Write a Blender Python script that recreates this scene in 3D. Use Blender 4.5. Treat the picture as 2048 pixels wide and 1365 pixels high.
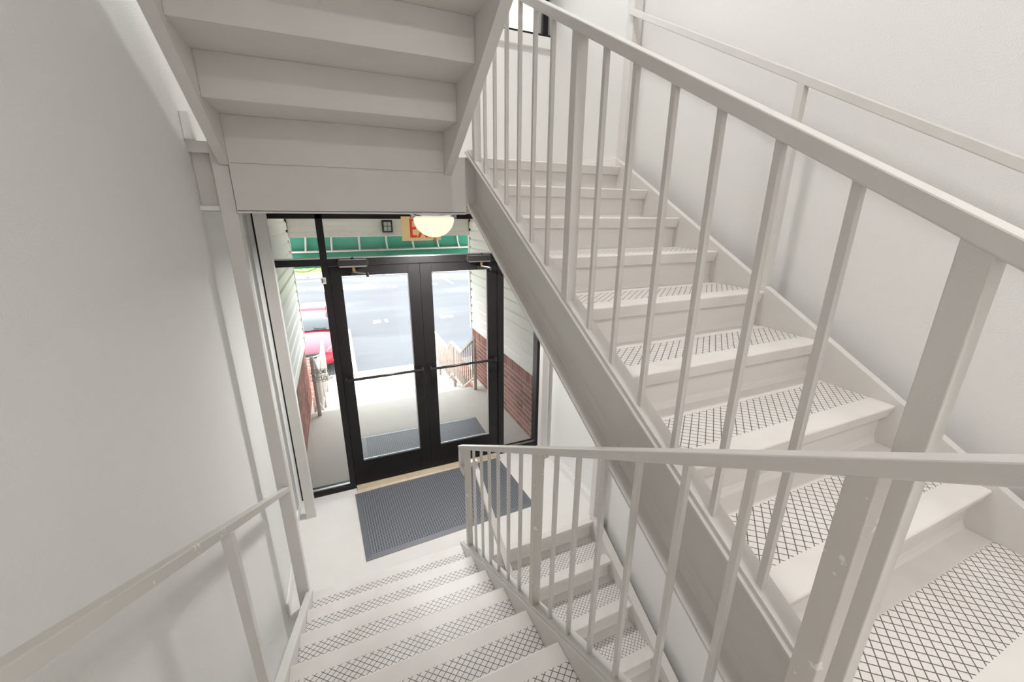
import bpy, bmesh, math, random
from mathutils import Vector, Matrix
random.seed(7)
for o in list(bpy.data.objects): bpy.data.objects.remove(o)
S = bpy.context.scene
COL = S.collection

# ------------------------------------------------------------------ camera, sky, exposure
cam_d = bpy.data.cameras.new('camera'); cam = bpy.data.objects.new('camera', cam_d); COL.objects.link(cam)
cam_d.sensor_width = 36; cam_d.sensor_fit = 'HORIZONTAL'; cam_d.lens = 14.116; cam_d.clip_start = 0.01; cam_d.clip_end = 500
FW, RT, UP = Vector((.38026, .8753, -.29876)), Vector((.91786, -.39687, .0055)), Vector((.11376, .27631, .95431))
M = Matrix((RT, UP, -FW)).transposed().to_4x4(); M.translation = Vector((.68778, -2.48588, 2.53559))
cam.matrix_world = M
S.camera = cam
S.view_settings.view_transform = 'Standard'; S.view_settings.look = 'None'
S.view_settings.gamma = 1.0; S.view_settings.use_curve_mapping = False
S.view_settings.exposure = 0.2
try:
    S.cycles.use_denoising = True; S.cycles.max_bounces = 14; S.cycles.diffuse_bounces = 8
    S.cycles.transparent_max_bounces = 16; S.cycles.caustics_reflective = False; S.cycles.caustics_refractive = False
    S.cycles.sample_clamp_indirect = 6.0
except Exception: pass
W = bpy.data.worlds.new('overcast_sky'); S.world = W; W.use_nodes = True
nt = W.node_tree; bg = nt.nodes['Background']
tc = nt.nodes.new('ShaderNodeTexCoord'); sx = nt.nodes.new('ShaderNodeSeparateXYZ'); rmp = nt.nodes.new('ShaderNodeValToRGB')
nt.links.new(tc.outputs['Generated'], sx.inputs[0]); nt.links.new(sx.outputs['Z'], rmp.inputs[0]); nt.links.new(rmp.outputs[0], bg.inputs[0])
rmp.color_ramp.elements[0].position = 0.0; rmp.color_ramp.elements[0].color = (.57, .59, .62, 1)
rmp.color_ramp.elements[1].position = 1.0; rmp.color_ramp.elements[1].color = (.93, .965, 1, 1)
bg.inputs[1].default_value = 7.2
LAMP_STRENGTH = 9.0

# ------------------------------------------------------------------ materials
def mat(name, col, rough=.5, metal=0., noise=0., nscale=20., bump=0., bscale=150., spec=.5, var=None):
    m = bpy.data.materials.new(name); m.use_nodes = True; n = m.node_tree.nodes; L = m.node_tree.links
    b = n['Principled BSDF']; b.inputs['Base Color'].default_value = (*col, 1); b.inputs['Roughness'].default_value = rough
    b.inputs['Metallic'].default_value = metal; b.inputs['Specular IOR Level'].default_value = spec
    co = n.new('ShaderNodeTexCoord')
    if noise:
        t = n.new('ShaderNodeTexNoise'); t.inputs['Scale'].default_value = nscale; t.inputs['Detail'].default_value = 4
        L.new(co.outputs['Object'], t.inputs['Vector'])
        mx = n.new('ShaderNodeMix'); mx.data_type = 'RGBA'
        v = var or tuple(c*.6 for c in col)
        mx.inputs[6].default_value = (*col, 1); mx.inputs[7].default_value = (*v, 1)
        mr = n.new('ShaderNodeMapRange'); mr.inputs[1].default_value = .35; mr.inputs[2].default_value = .75
        mr.inputs[3].default_value = 0; mr.inputs[4].default_value = noise
        L.new(t.outputs[0], mr.inputs[0]); L.new(mr.outputs[0], mx.inputs[0]); L.new(mx.outputs[2], b.inputs['Base Color'])
    if bump:
        t2 = n.new('ShaderNodeTexNoise'); t2.inputs['Scale'].default_value = bscale; t2.inputs['Detail'].default_value = 2
        L.new(co.outputs['Object'], t2.inputs['Vector'])
        bp = n.new('ShaderNodeBump'); bp.inputs['Strength'].default_value = bump; bp.inputs['Distance'].default_value = .004
        L.new(t2.outputs[0], bp.inputs['Height']); L.new(bp.outputs[0], b.inputs['Normal'])
    return m
def emis(name, col, st):
    m = mat(name, col, .4); b = m.node_tree.nodes['Principled BSDF']
    b.inputs['Emission Color'].default_value = (*col, 1); b.inputs['Emission Strength'].default_value = st
    return m
def glass(name, tint=(1, 1, 1), refl=1.0):
    m = bpy.data.materials.new(name); m.use_nodes = True; n = m.node_tree.nodes; L = m.node_tree.links
    n.clear(); out = n.new('ShaderNodeOutputMaterial'); tr = n.new('ShaderNodeBsdfTransparent'); gl = n.new('ShaderNodeBsdfGlossy')
    tr.inputs[0].default_value = (*tint, 1); gl.inputs['Roughness'].default_value = .02
    lw = n.new('ShaderNodeFresnel'); lw.inputs['IOR'].default_value = 1.45
    ml = n.new('ShaderNodeMath'); ml.operation = 'MULTIPLY'; ml.inputs[1].default_value = refl
    mx = n.new('ShaderNodeMixShader'); L.new(lw.outputs[0], ml.inputs[0]); L.new(ml.outputs[0], mx.inputs[0])
    L.new(tr.outputs[0], mx.inputs[1]); L.new(gl.outputs[0], mx.inputs[2]); L.new(mx.outputs[0], out.inputs[0])
    return m
PAINT = mat('greige_metal_paint', (.665, .646, .622), .38, noise=.10, nscale=9, bump=.10, bscale=260)
def chipped(name):
    m = mat(name, (.665, .646, .622), .38, bump=.10, bscale=260); n = m.node_tree.nodes; L = m.node_tree.links; b = n['Principled BSDF']
    co = n.new('ShaderNodeTexCoord'); t = n.new('ShaderNodeTexNoise'); t.inputs['Scale'].default_value = 34; t.inputs['Detail'].default_value = 5
    L.new(co.outputs['Object'], t.inputs['Vector']); r = n.new('ShaderNodeValToRGB')
    r.color_ramp.elements[0].position = .655; r.color_ramp.elements[0].color = (.60, .575, .54, 1)
    r.color_ramp.elements[1].position = .67; r.color_ramp.elements[1].color = (.80, .78, .75, 1)
    L.new(t.outputs[0], r.inputs[0]); L.new(r.outputs[0], b.inputs['Base Color']); return m
PAINTCHIP = chipped('chipped_greige_paint')
WALL = mat('off_white_wall_paint', (.79, .782, .768), .62, noise=.06, nscale=1.6, bump=.35, bscale=190, spec=.3)
CEIL = mat('white_ceiling_paint', (.82, .81, .79), .7, bump=.1)
TRIMW = mat('white_trim_paint', (.80, .79, .77), .4, bump=.05)
FLOOR = mat('cream_vinyl_floor', (.76, .74, .71), .30, noise=.12, nscale=6, bump=.03, bscale=400)
BLACK = mat('black_anodised_metal', (.012, .011, .011), .36, noise=.25, nscale=8, var=(.024, .022, .021), spec=.3)
SILVER = mat('brushed_metal', (.55, .55, .56), .3, 1.0, bump=.05, bscale=300)
CHROME = mat('chrome', (.75, .75, .78), .12, 1.0)
DGREY = mat('dark_closer_metal', (.05, .047, .045), .32, .6)
BRASS = mat('aged_brass', (.45, .30, .12), .35, 1.0)
GASKET = mat('black_rubber_gasket', (.012, .012, .013), .6)
TAN = mat('tan_threshold', (.55, .45, .33), .5, noise=.5, nscale=14, var=(.38, .27, .17))
SIDING = mat('cream_vinyl_siding', (.87, .86, .825), .45, noise=.10, nscale=3, bump=.06, bscale=60)
SIDTRIM = mat('white_vinyl_trim', (.86, .845, .81), .45, noise=.3, nscale=18, var=(.5, .44, .36))
MORTAR = mat('pale_mortar', (.68, .63, .57), .9, noise=.3, nscale=60, bump=.4, bscale=200)
BRICKS = [mat('red_brick_%s' % k, c, .85, noise=.45, nscale=30, bump=.5, bscale=120) for k, c in (('plain', (.30, .100, .072)), ('dark', (.23, .078, .060)), ('pale', (.36, .135, .10)))]
CONC = mat('pale_concrete', (.60, .57, .52), .85, noise=.25, nscale=5, bump=.25, bscale=160, var=(.50, .46, .41))
AGG = mat('exposed_aggregate', (.44, .41, .38), .9, noise=.7, nscale=160, bump=.6, bscale=160, var=(.30, .27, .24))
EXTW = mat('white_rail_paint', (.46, .415, .37), .45, noise=.25, nscale=30, var=(.5, .42, .34))
GREEN = mat('green_awning_canvas', (.03, .20, .125), .75, noise=.35, nscale=5, var=(.06, .28, .20))
CURB = mat('pale_curb_concrete', (.60, .58, .54), .9, noise=.3, nscale=12)
LINE = mat('white_road_paint', (.80, .80, .78), .7, noise=.3, nscale=12)
GRASS = mat('lawn_green', (.20, .36, .07), .9, noise=.6, nscale=4, var=(.30, .40, .10))
RED = mat('red_car_paint', (.48, .012, .032), .22, spec=.55)
RED.node_tree.nodes['Principled BSDF'].inputs['Coat Weight'].default_value = .25
CARGL = mat('car_window_glass', (.02, .03, .035), .04, spec=.9)
TYRE = mat('tyre_rubber', (.02, .02, .02), .8)
PLASB = mat('black_plastic', (.02, .02, .021), .45)
LENS = mat('clear_headlight', (.75, .78, .80), .08, .3)
SIGNTAN = emis('tan_sign_face', (.62, .47, .24), .22)
SIGNRED = mat('red_sign_letters', (.80, .06, .03), .4)
BOWL = bpy.data.materials.new('lit_alabaster_glass'); BOWL.use_nodes = True
b = BOWL.node_tree.nodes['Principled BSDF']; b.inputs['Base Color'].default_value = (.85, .80, .70, 1)
b.inputs['Emission Color'].default_value = (1, .85, .62, 1); b.inputs['Emission Strength'].default_value = .72
LANTG = mat('lantern_frosted_glass', (.55, .60, .56), .25)
STICK = mat('sticker_paper', (.75, .70, .64), .6); INK = mat('dark_ink', (.03, .028, .025), .6); WINK = mat('white_vinyl_letters', (.82, .82, .80), .5)
DIRT = mat('broken_plaster', (.10, .09, .08), .95, noise=.6, nscale=40)
PANE = glass('clear_glass_pane', (.97, .985, .98))

def tread_mat(name, sgn):
    # cream cast rubber tread, crossing grooves between a smooth nosing and a smooth back strip (object space: nosing at y=0)
    m = mat(name, (.66, .635, .60), .42, bump=.05, bscale=300); n = m.node_tree.nodes; L = m.node_tree.links; b = n['Principled BSDF']
    co = n.new('ShaderNodeTexCoord'); sp = n.new('ShaderNodeSeparateXYZ'); L.new(co.outputs['Object'], sp.inputs[0])
    def mth(op, a, bb=None, cc=None):
        q = n.new('ShaderNodeMath'); q.operation = op
        for i, v in enumerate((a, bb, cc)):
            if v is None: continue
            if isinstance(v, (int, float)): q.inputs[i].default_value = v
            else: L.new(v, q.inputs[i])
        return q.outputs[0]
    px, py = .0335, .0290
    u = mth('DIVIDE', sp.outputs[0], px); v = mth('DIVIDE', sp.outputs[1], py)
    def line(w):
        f = mth('FRACT', w); d = mth('ABSOLUTE', mth('SUBTRACT', f, .5))
        return mth('GREATER_THAN', d, .5-.060)
    ln = mth('MAXIMUM', line(mth('ADD', u, v)), line(mth('SUBTRACT', u, v)))
    ay = mth('ABSOLUTE', sp.outputs[1])
    inb = mth('MULTIPLY', mth('GREATER_THAN', ay, .079), mth('LESS_THAN', ay, .243))
    top = mth('GREATER_THAN', sp.outputs[2], -.003)
    msk = mth('MULTIPLY', mth('MULTIPLY', ln, inb), top)
    mx = n.new('ShaderNodeMix'); mx.data_type = 'RGBA'
    t = n.new('ShaderNodeTexNoise'); t.inputs['Scale'].default_value = 5; L.new(co.outputs['Object'], t.inputs['Vector'])
    cr = n.new('ShaderNodeValToRGB'); cr.color_ramp.elements[0].color = (.755, .735, .71, 1); cr.color_ramp.elements[1].color = (.69, .665, .635, 1)
    cr.color_ramp.elements[0].position = .35; cr.color_ramp.elements[1].position = .7
    L.new(t.outputs[0], cr.inputs[0]); L.new(cr.outputs[0], mx.inputs[6]); mx.inputs[7].default_value = (.105, .095, .085, 1)
    L.new(msk, mx.inputs[0]); L.new(mx.outputs[2], b.inputs['Base Color'])
    return m
TREAD = tread_mat('grooved_rubber_tread', 1)
RISER = mat('cream_rubber_riser', (.71, .69, .66), .45, bump=.05, bscale=200)

def mat_rubber(name):
    m = mat(name, (.045, .048, .055), .55); n = m.node_tree.nodes; L = m.node_tree.links; b = n['Principled BSDF']
    co = n.new('ShaderNodeTexCoord'); sp = n.new('ShaderNodeSeparateXYZ'); L.new(co.outputs['Object'], sp.inputs[0])
    def mth(op, a, bb=None):
        q = n.new('ShaderNodeMath'); q.operation = op
        for i, v in enumerate((a, bb)):
            if v is None: continue
            if isinstance(v, (int, float)): q.inputs[i].default_value = v
            else: L.new(v, q.inputs[i])
        return q.outputs[0]
    p = .020
    def cell(o, q): return mth('GREATER_THAN', mth('ABSOLUTE', mth('SUBTRACT', mth('FRACT', mth('DIVIDE', o, q)), .5)), .27)
    ridge = mth('MAXIMUM', cell(sp.outputs[0], p), cell(sp.outputs[1], p*.8))
    mx = n.new('ShaderNodeMix'); mx.data_type = 'RGBA'; mx.inputs[6].default_value = (.025, .027, .032, 1); mx.inputs[7].default_value = (.19, .20, .225, 1)
    L.new(ridge, mx.inputs[0]); L.new(mx.outputs[2], b.inputs['Base Color'])
    bp = n.new('ShaderNodeBump'); bp.inputs['Distance'].default_value = .003; L.new(ridge, bp.inputs['Height']); L.new(bp.outputs[0], b.inputs['Normal'])
    return m
MATR = mat_rubber('pitted_rubber_mat'); MATB = mat('rubber_mat_border', (.15, .16, .18), .45)

def asphalt():
    m = mat('wet_asphalt', (.05, .053, .06), .3, spec=.12); n = m.node_tree.nodes; L = m.node_tree.links; b = n['Principled BSDF']
    co = n.new('ShaderNodeTexCoord'); t = n.new('ShaderNodeTexNoise'); t.inputs['Scale'].default_value = .35; t.inputs['Detail'].default_value = 6
    mp = n.new('ShaderNodeMapping'); mp.inputs['Scale'].default_value = (.5, 1.3, 1); L.new(co.outputs['Object'], mp.inputs[0]); L.new(mp.outputs[0], t.inputs['Vector'])
    r = n.new('ShaderNodeMapRange'); r.inputs[1].default_value = .38; r.inputs[2].default_value = .62; r.inputs[3].default_value = .35; r.inputs[4].default_value = .7
    L.new(t.outputs[0], r.inputs[0]); L.new(r.outputs[0], b.inputs['Roughness'])
    r2 = n.new('ShaderNodeValToRGB'); r2.color_ramp.elements[0].color = (.062, .066, .074, 1); r2.color_ramp.elements[1].color = (.098, .100, .108, 1)
    r2.color_ramp.elements[0].position = .36; r2.color_ramp.elements[1].position = .6
    L.new(t.outputs[0], r2.inputs[0]); L.new(r2.outputs[0], b.inputs['Base Color'])
    return m
ASPH = asphalt()

def brick_wall_mat():
    m = mat('brick_cheek_wall', (.27, .085, .06), .85); n = m.node_tree.nodes; L = m.node_tree.links; b = n['Principled BSDF']
    co = n.new('ShaderNodeTexCoord'); mp = n.new('ShaderNodeMapping'); mp.inputs['Rotation'].default_value = (math.pi/2, 0, math.pi/2)
    sp = n.new('ShaderNodeSeparateXYZ'); cb = n.new('ShaderNodeCombineXYZ')
    L.new(co.outputs['Object'], sp.inputs[0]); L.new(sp.outputs[1], cb.inputs[0]); L.new(sp.outputs[2], cb.inputs[1])
    br = n.new('ShaderNodeTexBrick'); L.new(cb.outputs[0], br.inputs['Vector'])
    br.inputs['Color1'].default_value = (.27, .085, .06, 1); br.inputs['Color2'].default_value = (.21, .07, .05, 1); br.inputs['Mortar'].default_value = (.58, .53, .47, 1)
    br.inputs['Scale'].default_value = 1; br.inputs['Brick Width'].default_value = .203; br.inputs['Row Height'].default_value = .0677; br.inputs['Mortar Size'].default_value = .005
    L.new(br.outputs[0], b.inputs['Base Color']); return m
BRICKM = brick_wall_mat()
def canvas(m, f):
    n = m.node_tree.nodes; L = m.node_tree.links; b = n['Principled BSDF']; out = n['Material Output']
    tr = n.new('ShaderNodeBsdfTranslucent'); mx = n.new('ShaderNodeMixShader'); mx.inputs[0].default_value = f
    tr.inputs[0].default_value = (.12, .36, .28, 1)
    L.new(b.outputs[0], mx.inputs[1]); L.new(tr.outputs[0], mx.inputs[2]); L.new(mx.outputs[0], out.inputs[0])
canvas(GREEN, .33)

# ------------------------------------------------------------------ mesh helpers
class MB:
    def __init__(s): s.v = []; s.f = []
    def add(s, vs, fs):
        k = len(s.v); s.v += [tuple(p) for p in vs]; s.f += [tuple(i+k for i in f) for f in fs]; return s
    def box(s, x0, x1, y0, y1, z0, z1):
        return s.add([(x0,y0,z0),(x1,y0,z0),(x1,y1,z0),(x0,y1,z0),(x0,y0,z1),(x1,y0,z1),(x1,y1,z1),(x0,y1,z1)],
                     [(0,3,2,1),(4,5,6,7),(0,1,5,4),(1,2,6,5),(2,3,7,6),(3,0,4,7)])
    def prism(s, prof, axis, a, b, fn=None):
        # prof: closed 2D outline, extruded along axis from a to b; fn(t) gives an added height
        n = len(prof); vs = []
        for t in (a, b):
            h = fn(t) if fn else 0
            for p, q in prof:
                vs.append((t, p, q+h) if axis == 'x' else (p, t, q+h) if axis == 'y' else (p, q, t))
        fs = [tuple(range(n)), tuple(range(2*n-1, n-1, -1))]
        for i in range(n): fs.append((i, n+i, n+(i+1) % n, (i+1) % n))
        return s.add(vs, fs)
    def tube(s, pts, r, seg=10, cap=True):
        pts = [Vector(p) for p in pts]; rings = []
        for i, p in enumerate(pts):
            d = (pts[min(i+1, len(pts)-1)]-pts[max(i-1, 0)]).normalized()
            a = d.cross(Vector((0, 0, 1)));
            if a.length < 1e-3: a = d.cross(Vector((0, 1, 0)))
            a.normalize(); c = d.cross(a)
            rr = r[i] if isinstance(r, (list, tuple)) else r
            rings.append([p+a*math.cos(2*math.pi*k/seg)*rr+c*math.sin(2*math.pi*k/seg)*rr for k in range(seg)])
        vs = [v for g in rings for v in g]; fs = []
        for i in range(len(rings)-1):
            for k in range(seg):
                fs.append((i*seg+k, i*seg+(k+1) % seg, (i+1)*seg+(k+1) % seg, (i+1)*seg+k))
        if cap: fs += [tuple(range(seg-1, -1, -1)), tuple((len(rings)-1)*seg+k for k in range(seg))]
        return s.add(vs, fs)
    def lathe(s, prof, c=(0, 0, 0), seg=32):
        vs = []; fs = []; n = len(prof)
        for k in range(seg):
            a = 2*math.pi*k/seg
            for r, z in prof: vs.append((c[0]+r*math.cos(a), c[1]+r*math.sin(a), c[2]+z))
        for k in range(seg):
            for i in range(n-1):
                fs.append((k*n+i, ((k+1) % seg)*n+i, ((k+1) % seg)*n+i+1, k*n+i+1))
        return s.add(vs, fs)
def mesh(name, mb, m, smooth=False):
    me = bpy.data.meshes.new(name); me.from_pydata(mb.v, [], mb.f); me.update()
    bm = bmesh.new(); bm.from_mesh(me); bmesh.ops.remove_doubles(bm, verts=bm.verts, dist=1e-6); bmesh.ops.recalc_face_normals(bm, faces=bm.faces)
    bm.to_mesh(me); bm.free()
    me.materials.append(m)
    if smooth:
        for p in me.polygons: p.use_smooth = True
    return me
def link(name, me, parent=None, loc=(0, 0, 0), bevel=0, rot=None):
    o = bpy.data.objects.new(name, me); COL.objects.link(o)
    o.location = Vector(loc)
    if parent:
        o.parent = parent; o.location = Vector(loc)-root_loc(parent)
    if rot: o.rotation_euler = rot
    if bevel:
        md = o.modifiers.new('edge', 'BEVEL'); md.width = bevel; md.segments = 2; md.limit_method = 'ANGLE'; md.angle_limit = math.radians(40)
    return o
def root_loc(p):
    v = Vector((0, 0, 0))
    while p: v += p.location; p = p.parent
    return v
def obj(name, mb, m, parent=None, bevel=0, smooth=False):
    return link(name, mesh(name, mb, m, smooth), parent, (0, 0, 0), bevel)
def tag(o, label, cat, group=None):
    o['label'] = label; o['category'] = cat
    if group: o['group'] = group
    return o
def thing(name, label, cat, loc=(0, 0, 0), group=None):
    o = bpy.data.objects.new(name, None); COL.objects.link(o); o.location = loc; o.empty_display_size = .1
    return tag(o, label, cat, group)
def struct(name, mb=None, m=None, loc=(0, 0, 0), bevel=0):
    if mb is None:
        o = bpy.data.objects.new(name, None); COL.objects.link(o); o.location = loc
    else: o = obj(name, mb, m, None, bevel)
    o['kind'] = 'structure'; return o
B = lambda *a: MB().box(*a)

# ------------------------------------------------------------------ measured layout
r, t = .16, .2823; SL = r/t
YA, YC, YB, YD = -.1024, -.1408, -.1474, -.1024
ZT = 2.8487; ZL = 1.42
XWL, XWR = .135, 2.60
Yd = 1.124
lineA = lambda y: r-SL*(y-YA)
lineC = lambda y: ZT+SL*(y-YC)
lineB = lambda y: SL*(y-YB)
lineD = lambda y: ZT+r-SL*(y-YD)

# ------------------------------------------------------------------ shell
wl = struct('wall_left', B(XWL-.15, XWL, -4.2, 1.24, -1.6, 6.0), WALL)
obj('broken_plaster', MB().prism([(XWL-.02, -.0), (XWL+.0012, -.0), (XWL+.0012, .001), (XWL-.02, .001)], 'y', 0, .001).add(
    [(XWL+d, y, z) for d in (-.01, .0015) for y, z in ((.087, -.044), (.12, -.06), (.135, -.10), (.161, -.119), (.150, -.18), (.141, -.246), (.08, -.265), (.021, -.256), (-.031, -.192), (-.01, -.116), (.04, -.09))],
    [tuple(range(11)), tuple(range(21, 10, -1))]+[(k, (k+1) % 11, 11+(k+1) % 11, 11+k) for k in range(11)]), DIRT, wl)
struct('wall_right', B(XWR, XWR+.15, -4.2, 1.24, -1.6, 6.0), WALL)
struct('wall_left_return', MB().prism([(XWL-.02, .80), (XWL+.004, .86), (XWL+.015, .94), (XWL+.015, 1.124), (XWL-.02, 1.124)], 'z', 0, 2.55), WALL)
struct('wall_back', B(XWL-.15, XWR+.15, -4.35, -4.2, -1.6, 6.0), WALL)
struct('wall_front', B(XWL, XWR, 1.10, 1.24, 2.545, 3.885), WALL)
struct('ceiling', B(XWL-.15, XWR+.15, -4.35, 1.24, 6.0, 6.12), CEIL)
struct('floor', B(XWL, XWR, -.10, 1.24, -.14, 0), FLOOR)
struct('floor_lower_level', B(XWL, XWR, -4.2, -.3, -1.6, -1.44), FLOOR)
struct('wall_under_entry', B(XWL, XWR, -.08, 0, -1.6, -.14), WALL)
struct('floor_half_landing', B(XWL, XWR, -4.2, -2.68, 1.25, ZL), FLOOR)
struct('floor_upper_landing', B(XWL, XWR, -4.2, -2.62, 4.13, ZT+9*r), FLOOR)
fl = struct('floor_far_landing', B(XWL, XWR, -.098, 1.10, 2.80, ZT), FLOOR)
struct('ceiling_entry', B(XWL, XWR, -.09, 1.10, 2.55, 2.57), CEIL)
struct('baseboard_left', B(XWL, XWL+.014, -.09, 1.10, 0, .105), TRIMW, bevel=.004)
struct('baseboard_right', MB().prism([(XWR-.014, 0), (XWR, 0), (XWR, .11), (XWR-.006, .11), (XWR-.007, .085), (XWR-.014, .08)], 'y', -.05, 1.10), TRIMW)
struct('baseboard_landing_right', MB().prism([(XWR-.014, 0), (XWR, 0), (XWR, .11), (XWR-.006, .11), (XWR-.007, .085), (XWR-.014, .08)], 'y', -.03, 1.10, lambda y: ZT), TRIMW)
struct('baseboard_landing_left', B(XWL, XWL+.035, -.12, 1.10, ZT, ZT+.115), TRIMW, bevel=.004)

# beam carrying the far landing (front edge over the entrance)
bt = thing('landing_beam', 'wide greige steel beam spanning above the glass entrance doors', 'beam', (1.3, -.1, 2.545))
obj('beam_web', B(.284, 1.418, -.120, -.108, 2.545, 2.845), PAINT, bt, .003)
obj('white_strip', B(.284, 1.418, -.119, -.085, 2.5385, 2.5415), TRIMW, bt, .002)  # thin white strip along the beam's lower edge
obj('beam_stub', B(XWL, .215, -.062, -.050, 2.545, 2.845), PAINT, bt, .003)
obj('flange', MB().box(.284, 1.418, -.120, -.06, 2.541, 2.551), PAINT, bt)
obj('flange', B(XWL, .214, -.070, -.05, 2.838, 2.848), PAINT, bt)
obj('beam_web', B(1.418, XWR, -.108, -.098, 2.545, 2.845), PAINT, bt)

# ------------------------------------------------------------------ stair flights
def tread_mesh(name, x0, x1, depth):
    pr = [(0, -.005), (-.005, 0), (-depth, 0), (-depth, -.022), (-.045, -.022), (-.036, -.050), (-.016, -.053)]
    return mesh(name, MB().prism(pr, 'x', x0, x1), TREAD)
def nose_mesh(x0, x1, depth):
    pr = [(0, -.005), (.005, 0), (depth, 0), (depth, -.05), (.016, -.053)]
    return mesh('tread', MB().prism(pr, 'x', x0, x1), RISER)
def riser_mesh(name, x0, x1):
    pr = [(-.036, -.022), (-.036, -.137), (-.031, -.150), (-.024, -.160), (-.050, -.160), (-.050, -.022)]
    return mesh(name, MB().prism(pr, 'x', x0, x1), RISER)
def flight(root, n, x0, x1, y0, z0, sgn, first=0):
    # sgn=+1: nosings face +y (climbs towards the camera); sgn=-1: nosings face -y
    tm = tread_mesh('tread', x0, x1, t+.036); rm = riser_mesh('riser', x0, x1)
    if sgn < 0:
        for me in (tm, rm):
            for v in me.vertices: v.co.y = -v.co.y
            me.flip_normals()
    for i in range(first, n):
        y, z = y0(i), z0(i)
        if sgn < 0 and i == 0:
            link('tread', nose_mesh(x0, x1, -.099-y), root, (0, y, z), .003)
        else: link('tread', tm, root, (0, y, z), .003)
        link('riser', rm, root, (0, y, z))
def channel(root, web, toe, y0, y1, line, top=.022, bot=-.274, th=.011, label=None):
    s = 1 if toe > web else -1; w = web+s*th; fi = .02
    pr = [(web, top), (toe, top), (toe, top-.010), (w+s*fi, top-.016), (w+s*fi*.3, top-.024), (w, top-.042), (w, bot+.05), (w+s*fi*.3, bot+.028), (w+s*fi, bot+.019), (toe, bot+.012), (toe, bot), (web, bot)]
    return obj('stringer', MB().prism(pr, 'y', y0, y1, line), PAINT, root, .0015)

stA = thing('stair_flight', 'grooved stair flight at lower left leading down to the entry floor and mat', 'stairs', (.8, YA, 0))
flight(stA, 8, .3013, 1.3124, lambda i: YA-i*t, lambda i: (i+1)*r, 1)
obj('riser', MB().prism([(-.036+YA-8*t, ZL-.05), (-.036+YA-8*t, 8*r), (-.05+YA-8*t, 8*r), (-.05+YA-8*t, ZL-.05)], 'x', .3013, 1.3124), RISER, stA)
obj('tread', MB().prism([(YA-8*t, ZL-.005), (YA-8*t-.005, ZL), (-2.68, ZL), (-2.68, ZL-.05), (YA-8*t-.016, ZL-.05)], 'x', .3013, 1.3124), FLOOR, stA)
channel(stA, .3013, .262, YA+.02, -2.6, lineA, .012, -.274)
channel(stA, 1.3124, 1.376, YA+.02, -2.6, lineA, .020, -.274)
obj('mounting_bar', MB().prism([(1.323, .016), (1.374, .016), (1.374, .030), (1.323, .030)], 'y', YA-.02, -2.6, lineA), PAINT, stA, .002)

stC = thing('stair_flight', 'stair flight on the right climbing beside the white wall to the upper window', 'stairs', (2, YC, ZT))
flight(stC, 9, 1.496, 2.4796, lambda i: YC-i*t, lambda i: ZT-i*r, -1)
channel(stC, 1.496, 1.425, YC+.04, -2.7, lineC, .010, -.285)
obj('mounting_bar', MB().prism([(1.434, .008), (1.492, .008), (1.492, .026), (1.434, .026)], 'y', YC+.02, -2.7, lineC), PAINT, stC, .002)
channel(stC, 2.4796, 2.514, YC+.06, -2.7, lineC, .021, -.274)

stB = thing('stair_flight', 'lower stair flight descending from the entry floor beneath the right hand flight', 'stairs', (2, YB, 0))
flight(stB, 9, 1.496, 2.4796, lambda i: YB-i*t, lambda i: -i*r, -1)
channel(stB, 1.496, 1.44, YB+.05, -2.6, lineB, .010, -.27)
channel(stB, 2.4796, 2.545, YB+.05, -2.6, lineB, .015, -.27)

stD = thing('stair_flight', 'stair flight seen from beneath, its bare risers hanging above the glass doors', 'stairs', (.8, YD, ZT))
for i in range(9):
    yn, z = YD-i*t, ZT+(i+1)*r
    if i < 8: obj('tread', MB().prism([(yn, z), (yn, z-.047), (yn-.034, z-.047), (-.1225-(i+1)*t, z-.047), (-.1225-(i+1)*t, z)], 'x', .287, 1.297), PAINT, stD)
    obj('riser', MB().box(.287, 1.297, -.130-i*t, -.122-i*t, z-r-.047-(.04 if i == 0 else 0), z-.047), PAINT, stD, .002)
channel(stD, .287, .246, YD-.02, -2.66, lambda y: lineD(y), .02, -.268)
channel(stD, 1.297, 1.342, YD-.02, -2.66, lambda y: lineD(y), .02, -.272)

# ------------------------------------------------------------------ guard railings
def bar_between(me_name, x, w, ya, yb, line, top, bot):
    return MB().prism([(x-w/2, bot), (x+w/2, bot), (x+w/2, top), (x-w/2, top)], 'y', ya, yb, line)
def guard(label, x, w, line, slope, newels, bals, y0, y1, top, bot, foot, foot_drop=None, mnew=None):
    g = thing('guard_railing', label, 'railing', (x, newels[0], line(newels[0])))
    rl = obj('top_rail', bar_between('top_rail', x, w, y0, y1, line, top, bot), PAINT, g, .003)
    def upright(name, hw, y, m, z0=foot):
        pr = []
        for dy in (-hw, hw): pr.append(dy)
        vs = []
        for zz in (z0, bot+.004):
            for dx, dy in ((-hw, -hw), (hw, -hw), (hw, hw), (-hw, hw)): vs.append((dx, dy, zz+slope*dy))
        return mesh(name, MB().add(vs, [(0,3,2,1),(4,5,6,7),(0,1,5,4),(1,2,6,5),(2,3,7,6),(3,0,4,7)]), m)
    nm = upright('newel_post', .019, 0, mnew or PAINT); bm_ = upright('baluster', .0075, 0, PAINT)
    for y in newels: link('newel_post', nm, g, (x, y, line(y)), .002)
    for y in bals: link('baluster', bm_, g, (x, y, line(y)), .001)
    return g
gA = guard('low guard railing with chipped square newel, rising from the entry floor across the foreground', 1.345, .038, lineA, -SL,
           [-.232, -1.245, -2.242], [-.382, -.528, -.665, -.802, -.941, -1.082, -1.391, -1.53, -1.665, -1.80, -1.945, -2.085], -.075, -2.62, .849, .816, .02, mnew=PAINTCHIP)
lpz = lineA(-.09)
obj('rail_return', MB().box(1.326, 1.364, -.113, -.075, .82, lineA(-.113)+.825), PAINT, gA, .006)
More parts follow.
